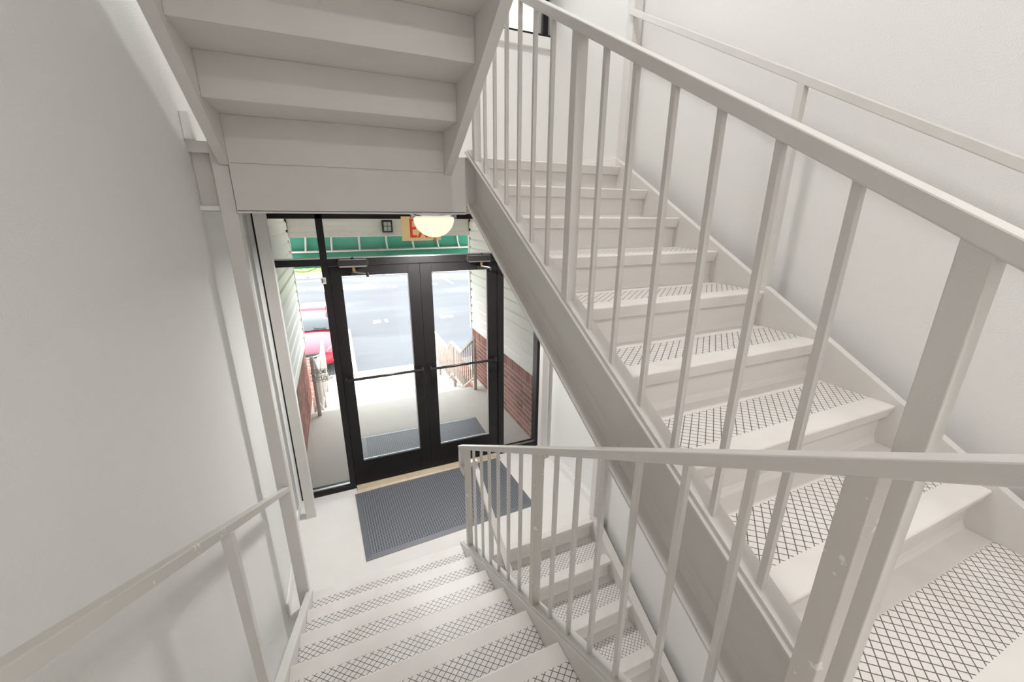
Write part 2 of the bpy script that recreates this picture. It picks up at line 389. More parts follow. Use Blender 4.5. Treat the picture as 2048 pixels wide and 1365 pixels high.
obj('rail_return', B(1.326, 1.364, -.232, -.113, .82, .858), PAINT, gA, .003)
gC = guard('tall guard railing along the open side of the right hand climbing flight', 1.452, .044, lineC, SL,
           [-.235, -1.238, -2.243], [-.372, -.510, -.653, -.790, -.927, -1.065, -1.383, -1.52, -1.665, -1.805, -1.945, -2.085], .0, -2.66, .877, .843, .02)
gB = thing('handrail', 'sloping handrail of the lower flight seen through the front balusters', 'handrail', (1.44, -.1, 0))
lb = lambda y: .80+.545*(y+.16)
obj('rail', MB().prism([(1.421, -.036), (1.459, -.036), (1.459, 0), (1.421, 0)], 'y', -.075, -2.4, lb), PAINT, gB, .003)
obj('rail_return', B(1.364, 1.459, -.113, -.075, .82, .858), PAINT, gB, .004)
for y in (-.42, -1.3, -2.2): obj('post', MB().prism([(1.427, lineB(y)), (1.453, lineB(y)), (1.453, lb(y)-.03), (1.427, lb(y)-.03)], 'y', y-.013, y+.013), PAINT, gB)
for y in (-.56, -.70, -.84, -.98, -1.12): obj('baluster', MB().prism([(1.433, lineB(y)), (1.447, lineB(y)), (1.447, lb(y)-.03), (1.433, lb(y)-.03)], 'y', y-.007, y+.007), PAINT, gB)
gD = guard('guard railing of the overhead flight, mostly hidden above it', 1.322, .038, lineD, -SL, [-.235, -1.245, -2.24],
           [-.38-.144*k for k in range(6)]+[-1.39-.14*k for k in range(6)], -.10, -2.62, .86, .826, .02)

# wall side handrails on posts
hl = thing('handrail', 'grey handrail on square posts beside the left wall', 'handrail', (.262, -1.2, 0))
obj('rail', bar_between('rail', .262, .034, -.105, -2.7, lineA, .825, .790), PAINTCHIP, hl, .003)
for y in (-1.165, -2.2): obj('post', MB().prism([(-.016+.268, 0), (.016+.268, 0), (.016+.268, .795), (-.016+.268, .795)], 'y', y-.016, y+.016, lambda yy: lineA(yy)), PAINT, hl, .002)
hr = thing('handrail', 'slim handrail on square posts beside the right wall', 'handrail', (2.5, -1.245, 2.2))
obj('rail', bar_between('rail', 2.497, .032, -.10, -2.7, lineC, .862, .826), PAINT, hr, .003)
for y in (-1.25, -2.25): obj('post', MB().prism([(-.016+2.497, 0), (.016+2.497, 0), (.016+2.497, .83), (-.016+2.497, .83)], 'y', y-.016, y+.016, lineC), PAINT, hr, .002)

# square steel columns
def column(label, x0, x1, y0, y1, z0, z1):
    c = tag(obj('support_column', B(x0, x1, y0, y1, z0, z1), PAINT, None, .004), label, 'column', None)
    return c
column('square grey steel column standing where the left handrail ends', .214, .281, -.104, -.037, -.02, 2.86)
column('square grey steel column between left wall and glass sidelight', .200, .277, .852, .922, 0, 2.55)
column('square grey steel column against the right sidelight of the entrance', 2.475, 2.545, .852, .922, 0, 2.55)
column('tall square steel column at the top of the right hand flight', 2.500, 2.567, -.122, -.055, -.02, 6.0)

# ------------------------------------------------------------------ storefront (entry level)
X0, X1 = XWL, XWR
def rect(o, name, x0, x1, z0, z1, y0=Yd, y1=Yd+.10, m=BLACK, bevel=.002): return obj(name, B(x0, x1, y0, y1, z0, z1), m, o, bevel)
def pane(o, x0, x1, z0, z1, y=Yd+.055): return obj('glass_pane', B(x0, x1, y-.003, y+.003, z0, z1), PANE, o)
def bead(o, x0, x1, z0, z1):
    mb = MB(); y0, y1 = Yd+.012, Yd+.045
    mb.box(x0, x1, y0, y1, z0, z0+.012).box(x0, x1, y0, y1, z1-.012, z1).box(x0, x0+.010, y0, y1, z0, z1).box(x1-.010, x1, y0, y1, z0, z1)
    return obj('glazing_bead', mb, SILVER, o)
fr = struct('trim_1', loc=(X0, Yd, 0)); fr['label'] = 'black metal frame of the glass entrance'
rect(fr, 'mullion', .573, .625, 0, 2.55); rect(fr, 'mullion', 2.105, 2.165, 0, 2.55)
rect(fr, 'jamb', X0, X0+.05, 0, 2.55); rect(fr, 'jamb', X1-.05, X1, 0, 2.55)
rect(fr, 'head', X0+.05, X1-.05, 2.502, 2.55)
rect(fr, 'transom_bar', X0+.05, .573, 2.137, 2.19); rect(fr, 'transom_bar', .625, 2.105, 2.132, 2.19); rect(fr, 'transom_bar', 2.165, X1-.05, 2.137, 2.19)
rect(fr, 'sill', X0+.05, .573, 0, .045); rect(fr, 'sill', 2.165, X1-.05, 0, .045)
obj('sill_cap', MB().box(X0+.05, .573, Yd+.02, Yd+.045, .045, .06).box(2.165, X1-.05, Yd+.02, Yd+.045, .045, .06), SILVER, fr)
for xa, xb in ((X0+.05, .573), (.625, 2.105), (2.165, X1-.05)): obj('glazing_bead', B(xa, xb, Yd+.002, Yd+.05, 2.19, 2.199), SILVER, fr, .001)
obj('threshold', MB().prism([(1.045, 0), (1.23, 0), (1.23, .012), (1.13, .022), (1.07, .014)], 'x', .63, 2.10), TAN, fr)
k = obj('sticker', MB().box(.560, .597, Yd-.0015, Yd, 1.992, 2.044), STICK, fr)
obj('print', MB().box(.565, .573, Yd-.002, Yd-.0012, 2.0, 2.035).box(.578, .582, Yd-.002, Yd-.0012, 2.005, 2.03).box(.587, .590, Yd-.002, Yd-.0012, 1.998, 2.038), INK, k)
for i, (a, c, z0, z1) in enumerate(((X0+.05, .573, .045, 2.137), (2.165, X1-.05, .045, 2.137), (X0+.05, .573, 2.19, 2.502), (.625, 2.105, 2.19, 2.502), (2.165, X1-.05, 2.19, 2.502))):
    w = struct('window_%d' % (i+1), loc=(a, Yd, z0)); pane(w, a, c, z0, z1)
def door(n, x0, x1, gx0, gx1, zt):
    d = struct('door_%d' % n, loc=(x0, Yd, 0)); y0, y1 = Yd+.018, Yd+.063
    rect(d, 'stile', x0, gx0, .022, zt, y0, y1); rect(d, 'stile', gx1, x1, .022, zt, y0, y1)
    rect(d, 'bottom_rail', gx0, gx1, .022, .272, y0, y1); rect(d, 'head_rail', gx0, gx1, 2.045, zt, y0, y1)
    pane(d, gx0, gx1, .272, 2.045, Yd+.04)
    obj('glazing_bead', MB().box(gx0, gx1, y0+.003, y0+.018, .272, .286).box(gx1-.009, gx1, y0+.006, y0+.018, .286, 2.045), SILVER, d)
    zb = 1.135
    pb = obj('push_bar', MB().tube([(gx0-.075, Yd-.03, zb-.002), (gx1+.075, Yd-.03, zb+.002)], .0125, 12), DGREY, d, 0, True)
    obj('bracket', MB().box(gx0-.075, gx0-.055, Yd-.04, y0, zb-.017, zb+.017).box(gx1+.055, gx1+.075, Yd-.04, y0, zb-.017, zb+.017), DGREY, pb, .003)
    return d
dl = door(1, .6255, 1.364, .718, 1.262, 2.125)
dr = door(2, 1.366, 2.1045, 1.470, 2.002, 2.125)
def closer(label, x0, x1, flip):
    c = thing('door_closer', label, 'door closer', ((x0+x1)/2, Yd, 2.15))
    xm = x0+.5*(x1-x0) if not flip else x0+.62*(x1-x0)
    body = obj('body', B(x0, x1, Yd-.052, Yd-.002, 2.128, 2.182), DGREY, c, .004)
    obj('cover_plate', MB().box(x0+.012, x1-.012, Yd-.056, Yd-.05, 2.124, 2.134).box(x0+.012, x1-.012, Yd-.05, Yd-.004, 2.182, 2.186), SILVER, c)
    for xe in (x0, x1): obj('end_cap', MB().tube([(xe-.006, Yd-.027, 2.155), (xe+.006, Yd-.027, 2.155)], .021, 14), DGREY, c)
    obj('pinion', MB().lathe([(0, .075), (.008, .075), (.008, .062), (.018, .060), (.018, .057), (0, .057)], (xm, Yd-.027, 2.128), 12), GASKET, c)
    obj('pinion', MB().lathe([(0, 0), (.013, 0), (.013, -.03), (.009, -.05), (0, -.05)], (xm, Yd-.027, 2.128), 12), BRASS, c)
    xe = xm+.10 if not flip else xm+.06
    obj('arm', MB().tube([(xm, Yd-.03, 2.084), (xe, Yd-.115, 2.075)], .008, 8), SILVER, c)
    xs = xm-.05 if not flip else xm-.06
    obj('arm', MB().tube([(xe, Yd-.115, 2.068), (xs+.06, Yd+.0, 2.068)], .006, 8), DGREY, c)
    obj('elbow', MB().lathe([(0, .012), (.011, .012), (.011, -.022), (0, -.022)], (xe, Yd-.115, 2.072), 10), GASKET, c)
    obj('shoe', B(xs+.03, xs+.09, Yd-.006, Yd+.018, 2.056, 2.08), DGREY, c, .002)
    return c
closer('black door closer over the left glass door leaf', .698, .932, False)
closer('black door closer over the right glass door leaf', 1.786, 2.02, True)

# lettering on the sidelight glass, read from outside (mirrored from here)
def text_mesh(name, body, size, m, offset=0., extrude=.0004, width=None, mirror=False, spacing=1.0):
    cu = bpy.data.curves.new(name+'_text', 'FONT'); cu.body = body; cu.size = size; cu.extrude = extrude; cu.offset = offset
    cu.align_x = 'CENTER'; cu.align_y = 'CENTER'; cu.space_character = spacing
    tmp = bpy.data.objects.new(name, cu); COL.objects.link(tmp)
    dg = bpy.context.evaluated_depsgraph_get(); me = bpy.data.meshes.new_from_object(tmp.evaluated_get(dg))
    bpy.data.objects.remove(tmp); me.name = name
    if width:
        xs = [v.co.x for v in me.vertices]; s = width/(max(xs)-min(xs)); c = (max(xs)+min(xs))/2
        for v in me.vertices: v.co.x = (v.co.x-c)*s
    if mirror:
        for v in me.vertices: v.co.x = -v.co.x
    me.materials.clear(); me.materials.append(m); return me
dc = thing('glass_decal', 'mirrored NO SMOKING, NO SOLICITING lettering on the left sidelight glass', 'sign', (.46, Yd+.06, 1.18))
yt = Yd+.0595
for body, zc in (('NO SMOKING', 1.216), ('NO SOLICITING', 1.152)):
    o = link('lettering', text_mesh('lettering', body, .052, WINK, .0004, width=.168, mirror=True), dc, (.4625, yt, zc), rot=(math.pi/2, 0, 0))
    o = link('letter_outline', text_mesh('letter_outline', body, .052, INK, .0022, width=.172, mirror=True), dc, (.4625, yt+.001, zc), rot=(math.pi/2, 0, 0))
    mb = MB(); x0, x1, z0, z1 = .366, .559, zc-.029, zc+.029; w = .0022
    mb.box(x0, x1, yt-.0005, yt+.0015, z0, z0+w).box(x0, x1, yt-.0005, yt+.0015, z1-w, z1).box(x0, x0+w, yt-.0005, yt+.0015, z0, z1).box(x1-w, x1, yt-.0005, yt+.0015, z0, z1)
    obj('border_line', mb, INK, dc)

# upper storefront above the far landing
f2 = struct('trim_2', loc=(X0, Yd, 3.9)); f2['label'] = 'black frame of the upper window'
rect(f2, 'sill', X0, X1, 3.972, 4.012); rect(f2, 'head', X0, X1, 5.55, 5.60); rect(f2, 'jamb', X1-.075, X1-.025, 4.012, 5.55); rect(f2, 'jamb', X0, X0+.05, 4.012, 5.55); rect(f2, 'mullion', .80, .85, 4.012, 5.55); rect(f2, 'mullion', 1.72, 1.77, 4.012, 5.55)
obj('glazing_bead', MB().box(2.478, 2.524, Yd+.02, Yd+.05, 4.012, 5.55), SILVER, f2)
for i, (a, c) in enumerate(((X0+.05, .80), (.85, 1.72), (1.77, X1-.075))):
    w = struct('window_%d' % (6+i), loc=(a, Yd, 4.0)); pane(w, a, c, 4.012, 5.55)
struct('trim_3', MB().prism([(1.06, 3.885), (1.10, 3.885), (1.24, 3.885), (1.24, 3.972), (1.06, 3.972)], 'x', X0, X1-.02), TRIMW, bevel=.004)
struct('wall_front_top', B(X0, X1, 1.10, 1.24, 5.60, 6.0), WALL)

# ------------------------------------------------------------------ entry furnishings
def floor_mat(label, cx, cy, w, d, rz, z, group=None):
    o = thing('floor_mat', label, 'mat', (cx, cy, z), group); o.rotation_euler = (0, 0, rz)
    hw, hd, bw = w/2, d/2, .045; mb = MB()
    outer = [(-hw, -hd), (hw, -hd), (hw, hd), (-hw, hd)]; inner = [(-hw+bw, -hd+bw), (hw-bw, -hd+bw), (hw-bw, hd-bw), (-hw+bw, hd-bw)]
    vs = [(x, y, 0) for x, y in outer]+[(x, y, .003) for x, y in outer]+[(x, y, .011) for x, y in inner]+[(x, y, 0) for x, y in inner]
    fs = [(k, (k+1) % 4, 4+(k+1) % 4, 4+k) for k in range(4)]+[(4+k, 4+(k+1) % 4, 8+(k+1) % 4, 8+k) for k in range(4)]+[(8+k, 8+(k+1) % 4, 12+(k+1) % 4, 12+k) for k in range(4)]
    b1 = bpy.data.objects.new('border', mesh('border', mb.add(vs, fs), MATB)); COL.objects.link(b1); b1.parent = o
    b2 = bpy.data.objects.new('scraper_field', mesh('scraper_field', B(-hw+bw, hw-bw, -hd+bw, hd-bw, 0, .0095), MATR)); COL.objects.link(b2); b2.parent = o
    return o
floor_mat('dark grey pitted rubber mat on the entry floor inside the doors', 1.357, .635, 1.47, .86, math.radians(2.4), 0)

def ceiling_lamp(label, x, y, zc, watts=None):
    L = thing('ceiling_lamp', label, 'lamp', (x, y, zc), 'flush bowl ceiling lamps')
    R = .156
    obj('canopy', MB().lathe([(0, 0), (.165, 0), (.172, -.008), (.172, -.016), (.150, -.024), (.150, -.036), (0, -.036)], (x, y, zc), 36), CHROME, L, 0, True)
    pr = [(R*math.cos(a), -.037-.145*math.sin(a)) for a in [k*math.pi/2/12 for k in range(13)]]
    bowl = obj('bowl_shade', MB().lathe(pr, (x, y, zc), 40), BOWL, L, 0, True)
    obj('finial', MB().lathe([(0, -.178), (.012, -.182), (.014, -.187), (.008, -.192), (.013, -.198), (.014, -.206), (.006, -.213), (0, -.214)], (x, y, zc), 14), BRASS, L, 0, True)
    for xa in (x-.180, x+.150): obj('clip', B(xa, xa+.03, y-.012, y+.012, zc-.04, zc-.008), CHROME, L, .003)
    ld = bpy.data.lights.new('bulb', 'AREA'); ld.shape = 'DISK'; ld.size = .30; ld.energy = watts; ld.color = (1, .98, .965)
    lo = bpy.data.objects.new('bulb', ld); COL.objects.link(lo); lo.parent = L; lo.location = (0, 0, -.225)
    return L
ceiling_lamp('lit alabaster bowl lamp in front of the EXIT sign', 1.425, .75, 2.55, 34)
ceiling_lamp('bowl lamp under the upper landing at the back of the stairwell', 1.35, -3.3, 4.13, 19)
ceiling_lamp('unseen bowl lamp added on the top ceiling as fill light for the stairwell', 1.35, -1.0, 6.0, 46)  # out of view, added to fill the upper stairwell with light
ceiling_lamp('bowl lamp on the lower level ceiling beneath the half landing', 1.9, -3.4, 1.25, 20)

es = thing('exit_sign', 'tan sign with red letters EXIT hanging by the entrance doors', 'sign', (1.37, 1.0, 2.33))
sp = obj('plate', B(1.211, 1.534, .990, 1.005, 2.330, 2.523), SIGNTAN, es, .003)
obj('mount', B(1.34, 1.40, .99, 1.005, 2.523, 2.55), SIGNTAN, es)
def strokes(mb, x, w, segs, z0=2.355, h=.150, th=.019):
    for (a, b_, c, d) in segs: mb.box(x+a*w, x+c*w, .986, .990, z0+b_*h, z0+d*h)
    return mb
tw = .30; th_ = .13
obj('letter', strokes(MB(), 1.277, .056, [(0, 0, .36, 1), (.36, 0, 1, th_), (.36, .435, .9, .565), (.36, 1-th_, 1, 1)]), SIGNRED, sp)
xm = MB()
for s in (1, -1):
    a, c = (1.347, 1.413) if s > 0 else (1.413, 1.347)
    xm.add([(a-.011, .986, 2.355), (a+.011, .986, 2.355), (c+.011, .986, 2.505), (c-.011, .986, 2.505), (a-.011, .990, 2.355), (a+.011, .990, 2.355), (c+.011, .990, 2.505), (c-.011, .990, 2.505)],
           [(0,3,2,1),(4,5,6,7),(0,1,5,4),(1,2,6,5),(2,3,7,6),(3,0,4,7)])
obj('letter', xm, SIGNRED, sp)
obj('letter', B(1.433, 1.453, .986, .990, 2.355, 2.505), SIGNRED, sp)
obj('letter', strokes(MB(), 1.464, .056, [(.33, 0, .67, 1-th_), (0, 1-th_, 1, 1)]), SIGNRED, sp)

# ------------------------------------------------------------------ outside: recess walls, porch
YE = 3.53; XL, XR = .148, 2.59
struct('floor_porch', B(-.3, 3.0, 1.24, 3.0, -.35, -.018), CONC)
bricklen, brickh, jt = .193, .057, .010
bmesh_h = [mesh('brick', B(-.0015, .02, -bricklen/2, bricklen/2, -brickh/2, brickh/2), m) for m in BRICKS]
bmesh_s = [mesh('brick', B(-.0015, .02, -brickh/2, brickh/2, -.075, .075), m) for m in BRICKS]
sidb = {}
def side_wall(name, x, sg, ztop):
    w = struct(name, B(min(x+sg*.0005, x+sg*.2), max(x+sg*.0005, x+sg*.2), 1.22, YE, -.4, ztop), MORTAR)
    rows = 10; z = -.018+.006+brickh/2
    for i in range(rows):
        y = 1.24+(0 if i % 2 else -.1015)
        while y < YE-.02:
            c = y+bricklen/2
            ya, yb = max(y, 1.24), min(y+bricklen, YE)
            if yb-ya > .05:
                o = link('brick', random.choice(bmesh_h), w, (x, (ya+yb)/2, z))
                o.scale = (sg*random.uniform(.8, 1.2), (yb-ya)/bricklen, 1)
            y += bricklen+jt
        z += brickh+jt
    z = z-brickh/2+.075; y = 1.24+brickh/2
    while y < YE-.03:
        o = link('brick', random.choice(bmesh_s), w, (x, y, z)); o.scale = (sg*random.uniform(.8, 1.2), 1, 1); y += brickh+jt
    zs = z+.075+.005; ph = .128
    key = sg
    pr = [(x+sg*.015, 0), (x-sg*.020, 0), (x-sg*.023, .006), (x-sg*.019, .088), (x-sg*.004, .106), (x-sg*.003, ph+.006), (x+sg*.015, ph+.006)]
    bm_ = mesh('siding_board', MB().prism(pr, 'y', 1.235, YE-.06), SIDING)
    zz = zs
    while zz < ztop-.05:
        link('siding_board', bm_, w, (0, 0, zz)); zz += ph
    obj('corner_trim', MB().box(min(x-sg*.028, x+sg*.05), max(x-sg*.028, x+sg*.05), YE-.05, YE+.012, zs-.01, ztop), SIDTRIM, w, .004)
    obj('channel_gap', MB().box(min(x-sg*.004, x+sg*.01), max(x-sg*.004, x+sg*.01), YE-.064, YE-.05, zs, ztop), GASKET, w)
    return w
side_wall('wall_outside_left', XL, -1, 6.4)
side_wall('wall_outside_right', XR, 1, 6.4)
struct('ceiling_porch', B(XL-.1, XR+.1, 1.24, YE-.02, 2.62, 2.74), SIDTRIM)
hd = struct('wall_porch_header', B(XL-.05, XR+.05, YE-.02, YE+.06, 2.26, 2.78), SIDTRIM)
pr = [(YE-.02, 0), (YE-.045, 0), (YE-.046, .012), (YE-.036, .075), (YE-.042, .079), (YE-.030, .15), (YE-.02, .15)]
hb = mesh('siding_board', MB().prism(pr, 'x', XL+.03, XR-.03), SIDING)
for z in (2.312, 2.462): link('siding_board', hb, hd, (0, 0, z))
obj('bottom_trim', B(XL, XR, YE-.055, YE+.02, 2.248, 2.312), SIDTRIM, hd, .004)
for x in (XL+.012, XR-.03): obj('corner_trim', B(x-.012, x+.03, YE-.05, YE-.02, 2.25, 2.62), SIDTRIM, hd)

ln = thing('wall_lantern', 'small black framed lantern on the siding above the doors', 'lantern', (1.38, YE-.05, 2.38))
lx0, lx1, lz0, lz1, ly = 1.325, 1.452, 2.305, 2.465, YE-.05
obj('back_plate', B(lx0+.01, lx1-.01, ly, ly+.02, lz0, lz1), BLACK, ln)
obj('glass', B(lx0+.012, lx1-.012, ly-.075, ly-.005, lz0+.012, lz1-.02), LANTG, ln, .012)
fb = MB(); w_ = .010
for x in (lx0, (lx0+lx1)/2-.003, lx1-w_):
    ww = .005 if abs(x-lx0) > .01 and abs(x-(lx1-w_)) > .01 else w_
    fb.box(x, x+ww, ly-.085, ly-.075, lz0, lz1)
for z in (lz0, (lz0+lz1)/2, lz1-.018): fb.box(lx0, lx1, ly-.085, ly-.075, z, z+(.016 if z != (lz0+lz1)/2 else .005))
fb.box(lx0, lx0+w_, ly-.085, ly, lz0, lz1).box(lx1-w_, lx1, ly-.085, ly, lz0, lz1).box(lx0, lx1, ly-.085, ly, lz1-.012, lz1).box(lx0, lx1, ly-.085, ly, lz0, lz0+.01)
obj('frame', fb, BLACK, ln, .003)

# awning: white ribs under green canvas, valance hanging at the front
aw = thing('awning', 'green canvas awning on white ribs over the entrance steps', 'awning', (1.37, YE+.07, 2.2))
tops = [.366, .676, 1.025, 1.391, 1.755, 2.129, 2.435]; bots = [.305, .655, 1.045, 1.45, 1.855, 2.255, 2.60]
yf, zf = 4.12, 2.012
def arc(s):   # s 0..1 from the wall to the front bar
    a = s*math.pi/2; return YE+.07+(yf-YE-.07)*math.sin(a)*.999, zf+(2.30-zf)*math.cos(a)
for xt, xb in zip(tops, bots):
    pts = [(xt+(xb-xt)*k/8, *arc(k/8)) for k in range(9)]
    obj('rib', MB().tube(pts, .014, 8), EXTW, aw, 0, True)
obj('back_bar', MB().tube([(-.25, YE+.075, 2.29), (3.0, YE+.075, 2.29)], .016, 8), EXTW, aw, 0, True)
obj('front_bar', MB().tube([(-.45, yf, zf), (3.2, yf, zf+.02)], .016, 8), EXTW, aw, 0, True)
vs, fs = [], []; nx = 30
for i in range(nx+1):
    x = -.45+3.65*i/nx
    for k in range(9):
        y, z = arc(k/8); vs.append((x, y+.02*math.sin(k/8*math.pi/2)+.012, z+.022))
for i in range(nx):
    for k in range(8): fs.append((i*9+k, (i+1)*9+k, (i+1)*9+k+1, i*9+k+1))
cv = obj('canvas', MB().add(vs, fs), GREEN, aw, 0, True); sm = cv.modifiers.new('cloth', 'SOLIDIFY'); sm.thickness = .004
vs, fs = [], []; nx = 80
for i in range(nx+1):
    x = -.45+3.65*i/nx; yy = yf+.028+.006*math.sin(x*19); vs += [(x, yy, zf+.03), (x, yy+.004, zf-.10), (x, yy+.002*math.sin(x*23), zf-.235)]
for i in range(nx):
    for k in range(2): fs.append((i*3+k, (i+1)*3+k, (i+1)*3+k+1, i*3+k+1))
vl = obj('valance', MB().add(vs, fs), GREEN, aw, 0, True); sm = vl.modifiers.new('cloth', 'SOLIDIFY'); sm.thickness = .004
cb = [(-.03+.50*k/12, yf+.05, 1.80-.075*math.sin(math.pi*k/12)) for k in range(13)]
tag(obj('cable', MB().tube(cb, .005, 6), PLASB, None, 0, True), 'thin black cable drooping below the green awning', 'cable')

# exterior steps
es2 = struct('floor_exterior_steps', loc=(1.37, 3.0, 0))
for y0, y1, z, m in ((3.0, 3.34, -.165, AGG), (3.34, 3.68, -.31, AGG), (3.68, 4.27, -.455, AGG), (4.27, 4.56, -.56, AGG), (4.56, 6.0, -.668, CONC)):
    obj('step', B(XL-.02, XR+.02, y0-.01, y1, z-.25, z), m, es2, .008)
for i in range(7): obj('step', B(XL-.02, XR+.02, 6.0+i*.28, 6.28+i*.28, -1.9, -.668-.166*(i+1)), CONC, es2, .008)
obj('control_joint', B(1.368, 1.376, 4.58, 5.99, -.670, -.6665), INK, es2)
struct('wall_cheek_left', B(XL-.25, XL-.03, YE+.012, 6.1, -1.9, -.25), BRICKM)
struct('wall_cheek_right', B(XR+.01, XR+.22, YE+.012, 6.1, -1.9, -.25), BRICKM)
struct('floor_sidewalk', B(-9, 12, 7.9, 9.0, -2.0, -1.73), CONC)
struct('ground_bank_left', B(-9, XL-.3, 3.6, 7.9, -2.0, -1.5), CONC)
struct('ground_bank_right', B(XR+.3, 12, 3.6, 7.9, -2.0, -1.5), CONC)

def ext_rail(label, x):
    g = thing('exterior_railing', label, 'railing', (x, 2.95, 0), 'white railings along the entrance steps')
    top = [(2.95, .79), (3.677, .345), (4.274, .350), (4.545, .155), (5.9, .16)]
    bot = [(2.95, .17), (3.63, -.262), (4.29, -.268), (4.545, -.455), (5.9, -.46)]
    def zat(pl, y):
        for (a, za), (c, zc) in zip(pl, pl[1:]):
            if a <= y <= c: return za+(zc-za)*(y-a)/(c-a)
        return pl[-1][1]
    for nm, pl, hw in (('top_rail', top, .020), ('bottom_rail', bot, .014)):
        mb = MB()
        for (a, za), (c, zc) in zip(pl, pl[1:]):
            mb.prism([(x-hw, -hw), (x+hw, -hw), (x+hw, hw), (x-hw, hw)], 'y', a, c, lambda y, a=a, c=c, za=za, zc=zc: za+(zc-za)*(y-a)/(c-a))
        obj(nm, mb, EXTW, g)
    for y, z0 in ((2.93, -.018), (4.13, -.455), (5.3, -.668), (5.88, -.668)):
        obj('post', MB().tube([(x, y, z0), (x, y, zat(top, max(y, 2.95))-.01), (x, y, zat(top, max(y, 2.95))+.018)], [.024, .024, .016], 12), EXTW, g, 0, True)
    y = 3.06
    while y < 5.86:
        z0, z1 = zat(bot, y), zat(top, y)
        obj('baluster', B(x-.008, x+.008, y-.008, y+.008, z0, z1), EXTW, g); y += .115
ext_rail('white zigzag railing beside the left brick wall of the entrance steps', .262)
ext_rail('white zigzag railing beside the right brick wall of the entrance steps', 2.436)
floor_mat('dark ribbed rubber mat outside on the concrete porch', 1.43, 1.67, 1.42, .86, math.radians(-1.5), -.018)

# ------------------------------------------------------------------ parking lot
G = -1.85
lot = struct('ground_parking_lot', B(-40, 50, 9.0, 29.6, G-.3, G), ASPH)
lines = [(.85, 9.2, 14.3), (3.45, 9.2, 14.3), (-1.78, 9.2, 14.3), (-.14, 23.6, 28.9), (2.49, 23.6, 28.9), (5.12, 23.6, 28.9), (7.72, 23.6, 28.9), (10.4, 23.6, 28.9), (-2.8, 23.6, 28.9)]
lm = mesh('parking_line', B(-.06, .06, 0, 1, 0, .004), LINE)
for x, y0, y1 in lines:
    o = link('parking_line', lm, lot, (x, y0, G)); o.scale = (1.2 if y0 > 20 else .9, y1-y0, 1)
for body, x, y, s in (('51', 2.15, 15.1, .75), ('50', 5.0, 14.9, .75), ('12', -1.5, 24.5, .95), ('11', 1.16, 24.2, .95), ('10', 3.8, 24.0, .95), ('9', 6.56, 23.8, .95)):
    link('stall_number', text_mesh('stall_number', body, s, LINE, .02, .001, width=.62 if len(body) > 1 else .35), lot, (x, y, G+.004))
cu = struct('ground_far_curb', B(-40, 50, 29.6, 30.1, G-.2, G+.16), CURB, bevel=.03)
struct('ground_far_walk', B(-40, 50, 30.1, 31.6, G-.2, G+.15), CURB)
for x, body in ((-1.3, '14'), (3.9, '13'), (7.6, '12')):
    o = link('curb_number', text_mesh('curb_number', body, .2, INK, .004, .001), cu, (x, 29.597, G+.07), rot=(math.pi/2, 0, 0))
gl = obj('lawn', MB().add([(-40, 31.6, G+.12), (50, 31.6, G+.12), (50, 60, G+2.4), (-40, 60, G+2.4)], [(0, 1, 2, 3)]), GRASS); gl['kind'] = 'structure'; gl.name = 'ground_lawn'
gb = MB()
for i in range(5000):
    x, y = random.uniform(-8, 12), random.uniform(31.6, 36); z = G+.12+(y-31.6)*.0803; a = random.uniform(0, math.pi); h = random.uniform(.06, .14); w = .03
    gb.add([(x-w*math.cos(a), y-w*math.sin(a), z), (x+w*math.cos(a), y+w*math.sin(a), z), (x+random.uniform(-.05, .05), y+random.uniform(-.05, .05), z+h)], [(0, 1, 2)])
g2 = obj('grass', gb, GRASS); g2['kind'] = 'stuff'; tag(g2, 'short bright lawn beyond the far curb', 'grass')

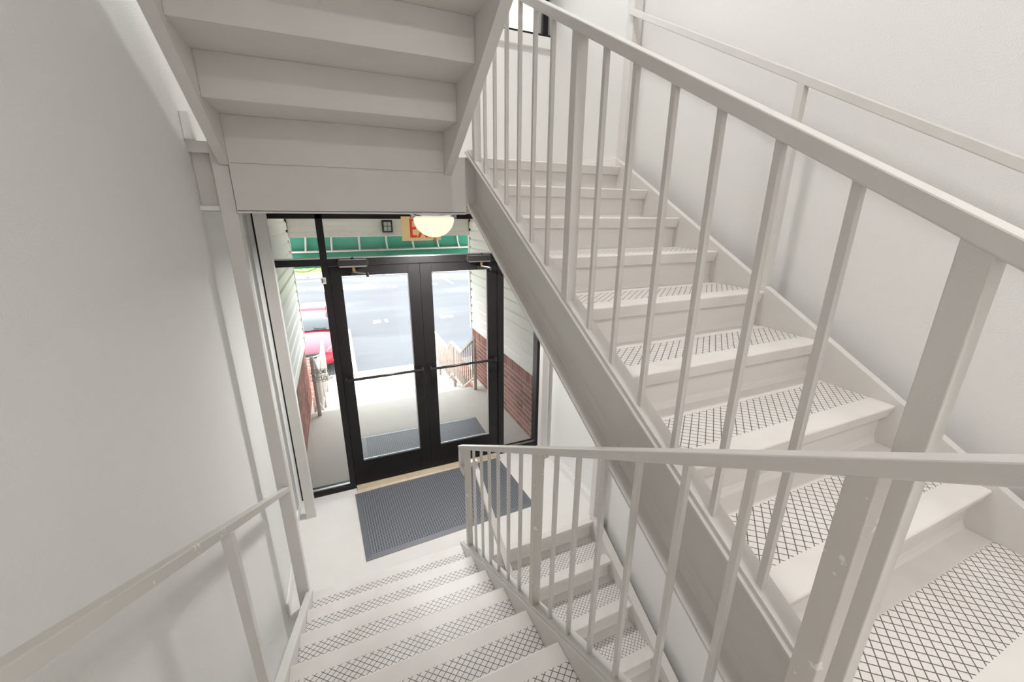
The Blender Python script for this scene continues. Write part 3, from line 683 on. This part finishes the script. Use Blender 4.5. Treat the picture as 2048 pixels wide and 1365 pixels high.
# red car parked nose-in towards the entrance
def car(cx, y0, g):
    c = thing('car', 'red car parked facing the entrance steps, mostly hidden behind the siding', 'car', (cx, y0+2.2, g))
    st = [ # y, half width, z low, z shoulder, z top centre
        (0.00, .62, .22, .55, .60), (.06, .76, .19, .62, .68), (.22, .86, .18, .69, .76), (.50, .90, .18, .76, .83), (.95, .915, .18, .83, .91), (1.35, .92, .18, .88, .965),
        (1.9, .92, .18, .92, .97), (2.8, .92, .18, .94, .98), (3.6, .92, .18, .96, 1.0), (4.1, .90, .20, .97, 1.05), (4.5, .85, .25, .95, 1.04), (4.7, .72, .30, .85, .95)]
    vs, fs = [], []; sec = 13
    for (y, hw, zl, zs, zt) in st:
        half = [(0, zl), (hw*.80, zl), (hw*.97, zl+.14), (hw, (zl+zs)/2), (hw*.985, zs-.06), (hw*.90, zs+.0), (hw*.5, zt-.015)]
        ring = [(-a, z) for a, z in half[:0:-1]] + half
        ring = [(-half[k][0], half[k][1]) for k in range(6, 0, -1)]+[half[0]]+half[1:]
        ring.append((0, zt))
        for a, z in ring: vs.append((cx+a, y0+y, g+z))
    n = len(ring)
    for i in range(len(st)-1):
        for k in range(n): fs.append((i*n+k, i*n+(k+1) % n, (i+1)*n+(k+1) % n, (i+1)*n+k))
    fs.append(tuple(range(n))); fs.append(tuple((len(st)-1)*n+k for k in range(n)))
    body = obj('body', MB().add(vs, fs), RED, c, 0, True); ss = body.modifiers.new('smooth', 'SUBSURF'); ss.levels = 1; ss.render_levels = 2
    # cabin: windscreen, roof, rear screen, side windows
    rows = [(1.28, .76, .93), (2.15, .60, 1.36), (2.6, .585, 1.42), (3.25, .585, 1.41), (3.6, .60, 1.36), (4.25, .72, 1.0)]
    P = lambda i, s: (cx+s*rows[i][1], y0+rows[i][0], g+rows[i][2])
    def sheet(name, rws, m, up=.0, inset=1.0):
        vs, fs = [], []; q = 7
        for i in rws:
            y, hw, z = rows[i]
            for k in range(q):
                s = -1+2*k/(q-1); vs.append((cx+s*hw*inset, y0+y-.05*(1-s*s)*(1 if i < 2 else 0), g+z+.03*(1-s*s)+up))
        for a in range(len(rws)-1):
            for k in range(q-1): fs.append((a*q+k, a*q+k+1, (a+1)*q+k+1, (a+1)*q+k))
        o = obj(name, MB().add(vs, fs), m, c, 0, True); sl = o.modifiers.new('thick', 'SOLIDIFY'); sl.thickness = .02; return o
    sheet('windscreen', (0, 1), CARGL); sheet('roof', (1, 2, 3, 4), RED); sheet('rear_window', (4, 5), CARGL)
    for s in (-1, 1):
        base = [(1.45, .90, .92), (2.2, .90, .95), (3.1, .90, .97), (4.0, .87, 1.0)]; up = [(2.2, .61, 1.35), (2.6, .60, 1.40), (3.25, .60, 1.39), (3.6, .615, 1.34)]
        vs = [(cx+s*w, y0+y, g+z) for y, w, z in base]+[(cx+s*w, y0+y, g+z) for y, w, z in up]
        o = obj('side_window', MB().add(vs, [(k, k+1, 5+k, 4+k) for k in range(3)]), CARGL, c, 0, True)
        obj('pillar', MB().tube([P(0, s), P(1, s), P(2, s), P(3, s), P(4, s), P(5, s)], .035, 8), RED, c, 0, True)
        obj('mirror', MB().lathe([(0, -.07), (.08, -.05), (.10, 0), (.08, .05), (0, .07)], (cx+s*1.0, y0+1.75, g+1.0), 12), RED, c, 0, True)
        hlm = MB().add([(cx+s*.50, y0+.035, g+.60), (cx+s*.80, y0+.22, g+.62), (cx+s*.86, y0+.46, g+.79), (cx+s*.56, y0+.12, g+.70), (cx+s*.50, y0+.09, g+.60), (cx+s*.78, y0+.3, g+.62), (cx+s*.84, y0+.5, g+.77), (cx+s*.56, y0+.2, g+.68)],
                       [(0,1,2,3),(4,5,6,7),(0,1,5,4),(1,2,6,5),(2,3,7,6),(3,0,4,7)])
        obj('headlight', hlm, LENS, c)
        obj('fog_lamp', MB().tube([(cx+s*.70, y0+.02, g+.33), (cx+s*.70, y0+.10, g+.33)], .055, 14), CHROME, c)
        for yy in (.95, 3.75):
            wv = obj('wheel', MB().tube([(cx+s*.72, y0+yy, g+.33), (cx+s*.74, y0+yy, g+.33), (cx+s*.92, y0+yy, g+.33), (cx+s*.93, y0+yy, g+.33)], [.30, .33, .33, .30], 24), TYRE, c)
            obj('hub', MB().tube([(cx+s*.92, y0+yy, g+.33), (cx+s*.938, y0+yy, g+.33)], [.22, .20], 18), SILVER, wv)
    gr = obj('grille', MB().add([(cx-.44, y0-.02, g+.60), (cx+.44, y0-.02, g+.60), (cx+.36, y0-.03, g+.44), (cx-.36, y0-.03, g+.44), (cx-.44, y0+.06, g+.62), (cx+.44, y0+.06, g+.62), (cx+.36, y0+.06, g+.42), (cx-.36, y0+.06, g+.42)],
             [(0,1,2,3),(4,5,6,7),(0,1,5,4),(1,2,6,5),(2,3,7,6),(3,0,4,7)]), PLASB, c)
    obj('chrome_wing', MB().tube([(cx-.45, y0-.03, g+.60), (cx-.22, y0-.04, g+.54), (cx, y0-.045, g+.50), (cx+.22, y0-.04, g+.54), (cx+.45, y0-.03, g+.60)], .022, 8), CHROME, gr, 0, True)
    obj('emblem', MB().lathe([(.05, -.01), (.065, 0), (.05, .01), (.05, -.01)], (cx, y0-.06, g+.53), 20), CHROME, gr)
    obj('licence_plate', B(cx-.16, cx+.16, y0-.03, y0-.015, g+.32, g+.42), LINE, c)
    obj('lower_intake', B(cx-.5, cx+.5, y0-.005, y0+.08, g+.20, g+.29), PLASB, c, .01)
    return c
car(-.35, 9.62, G)
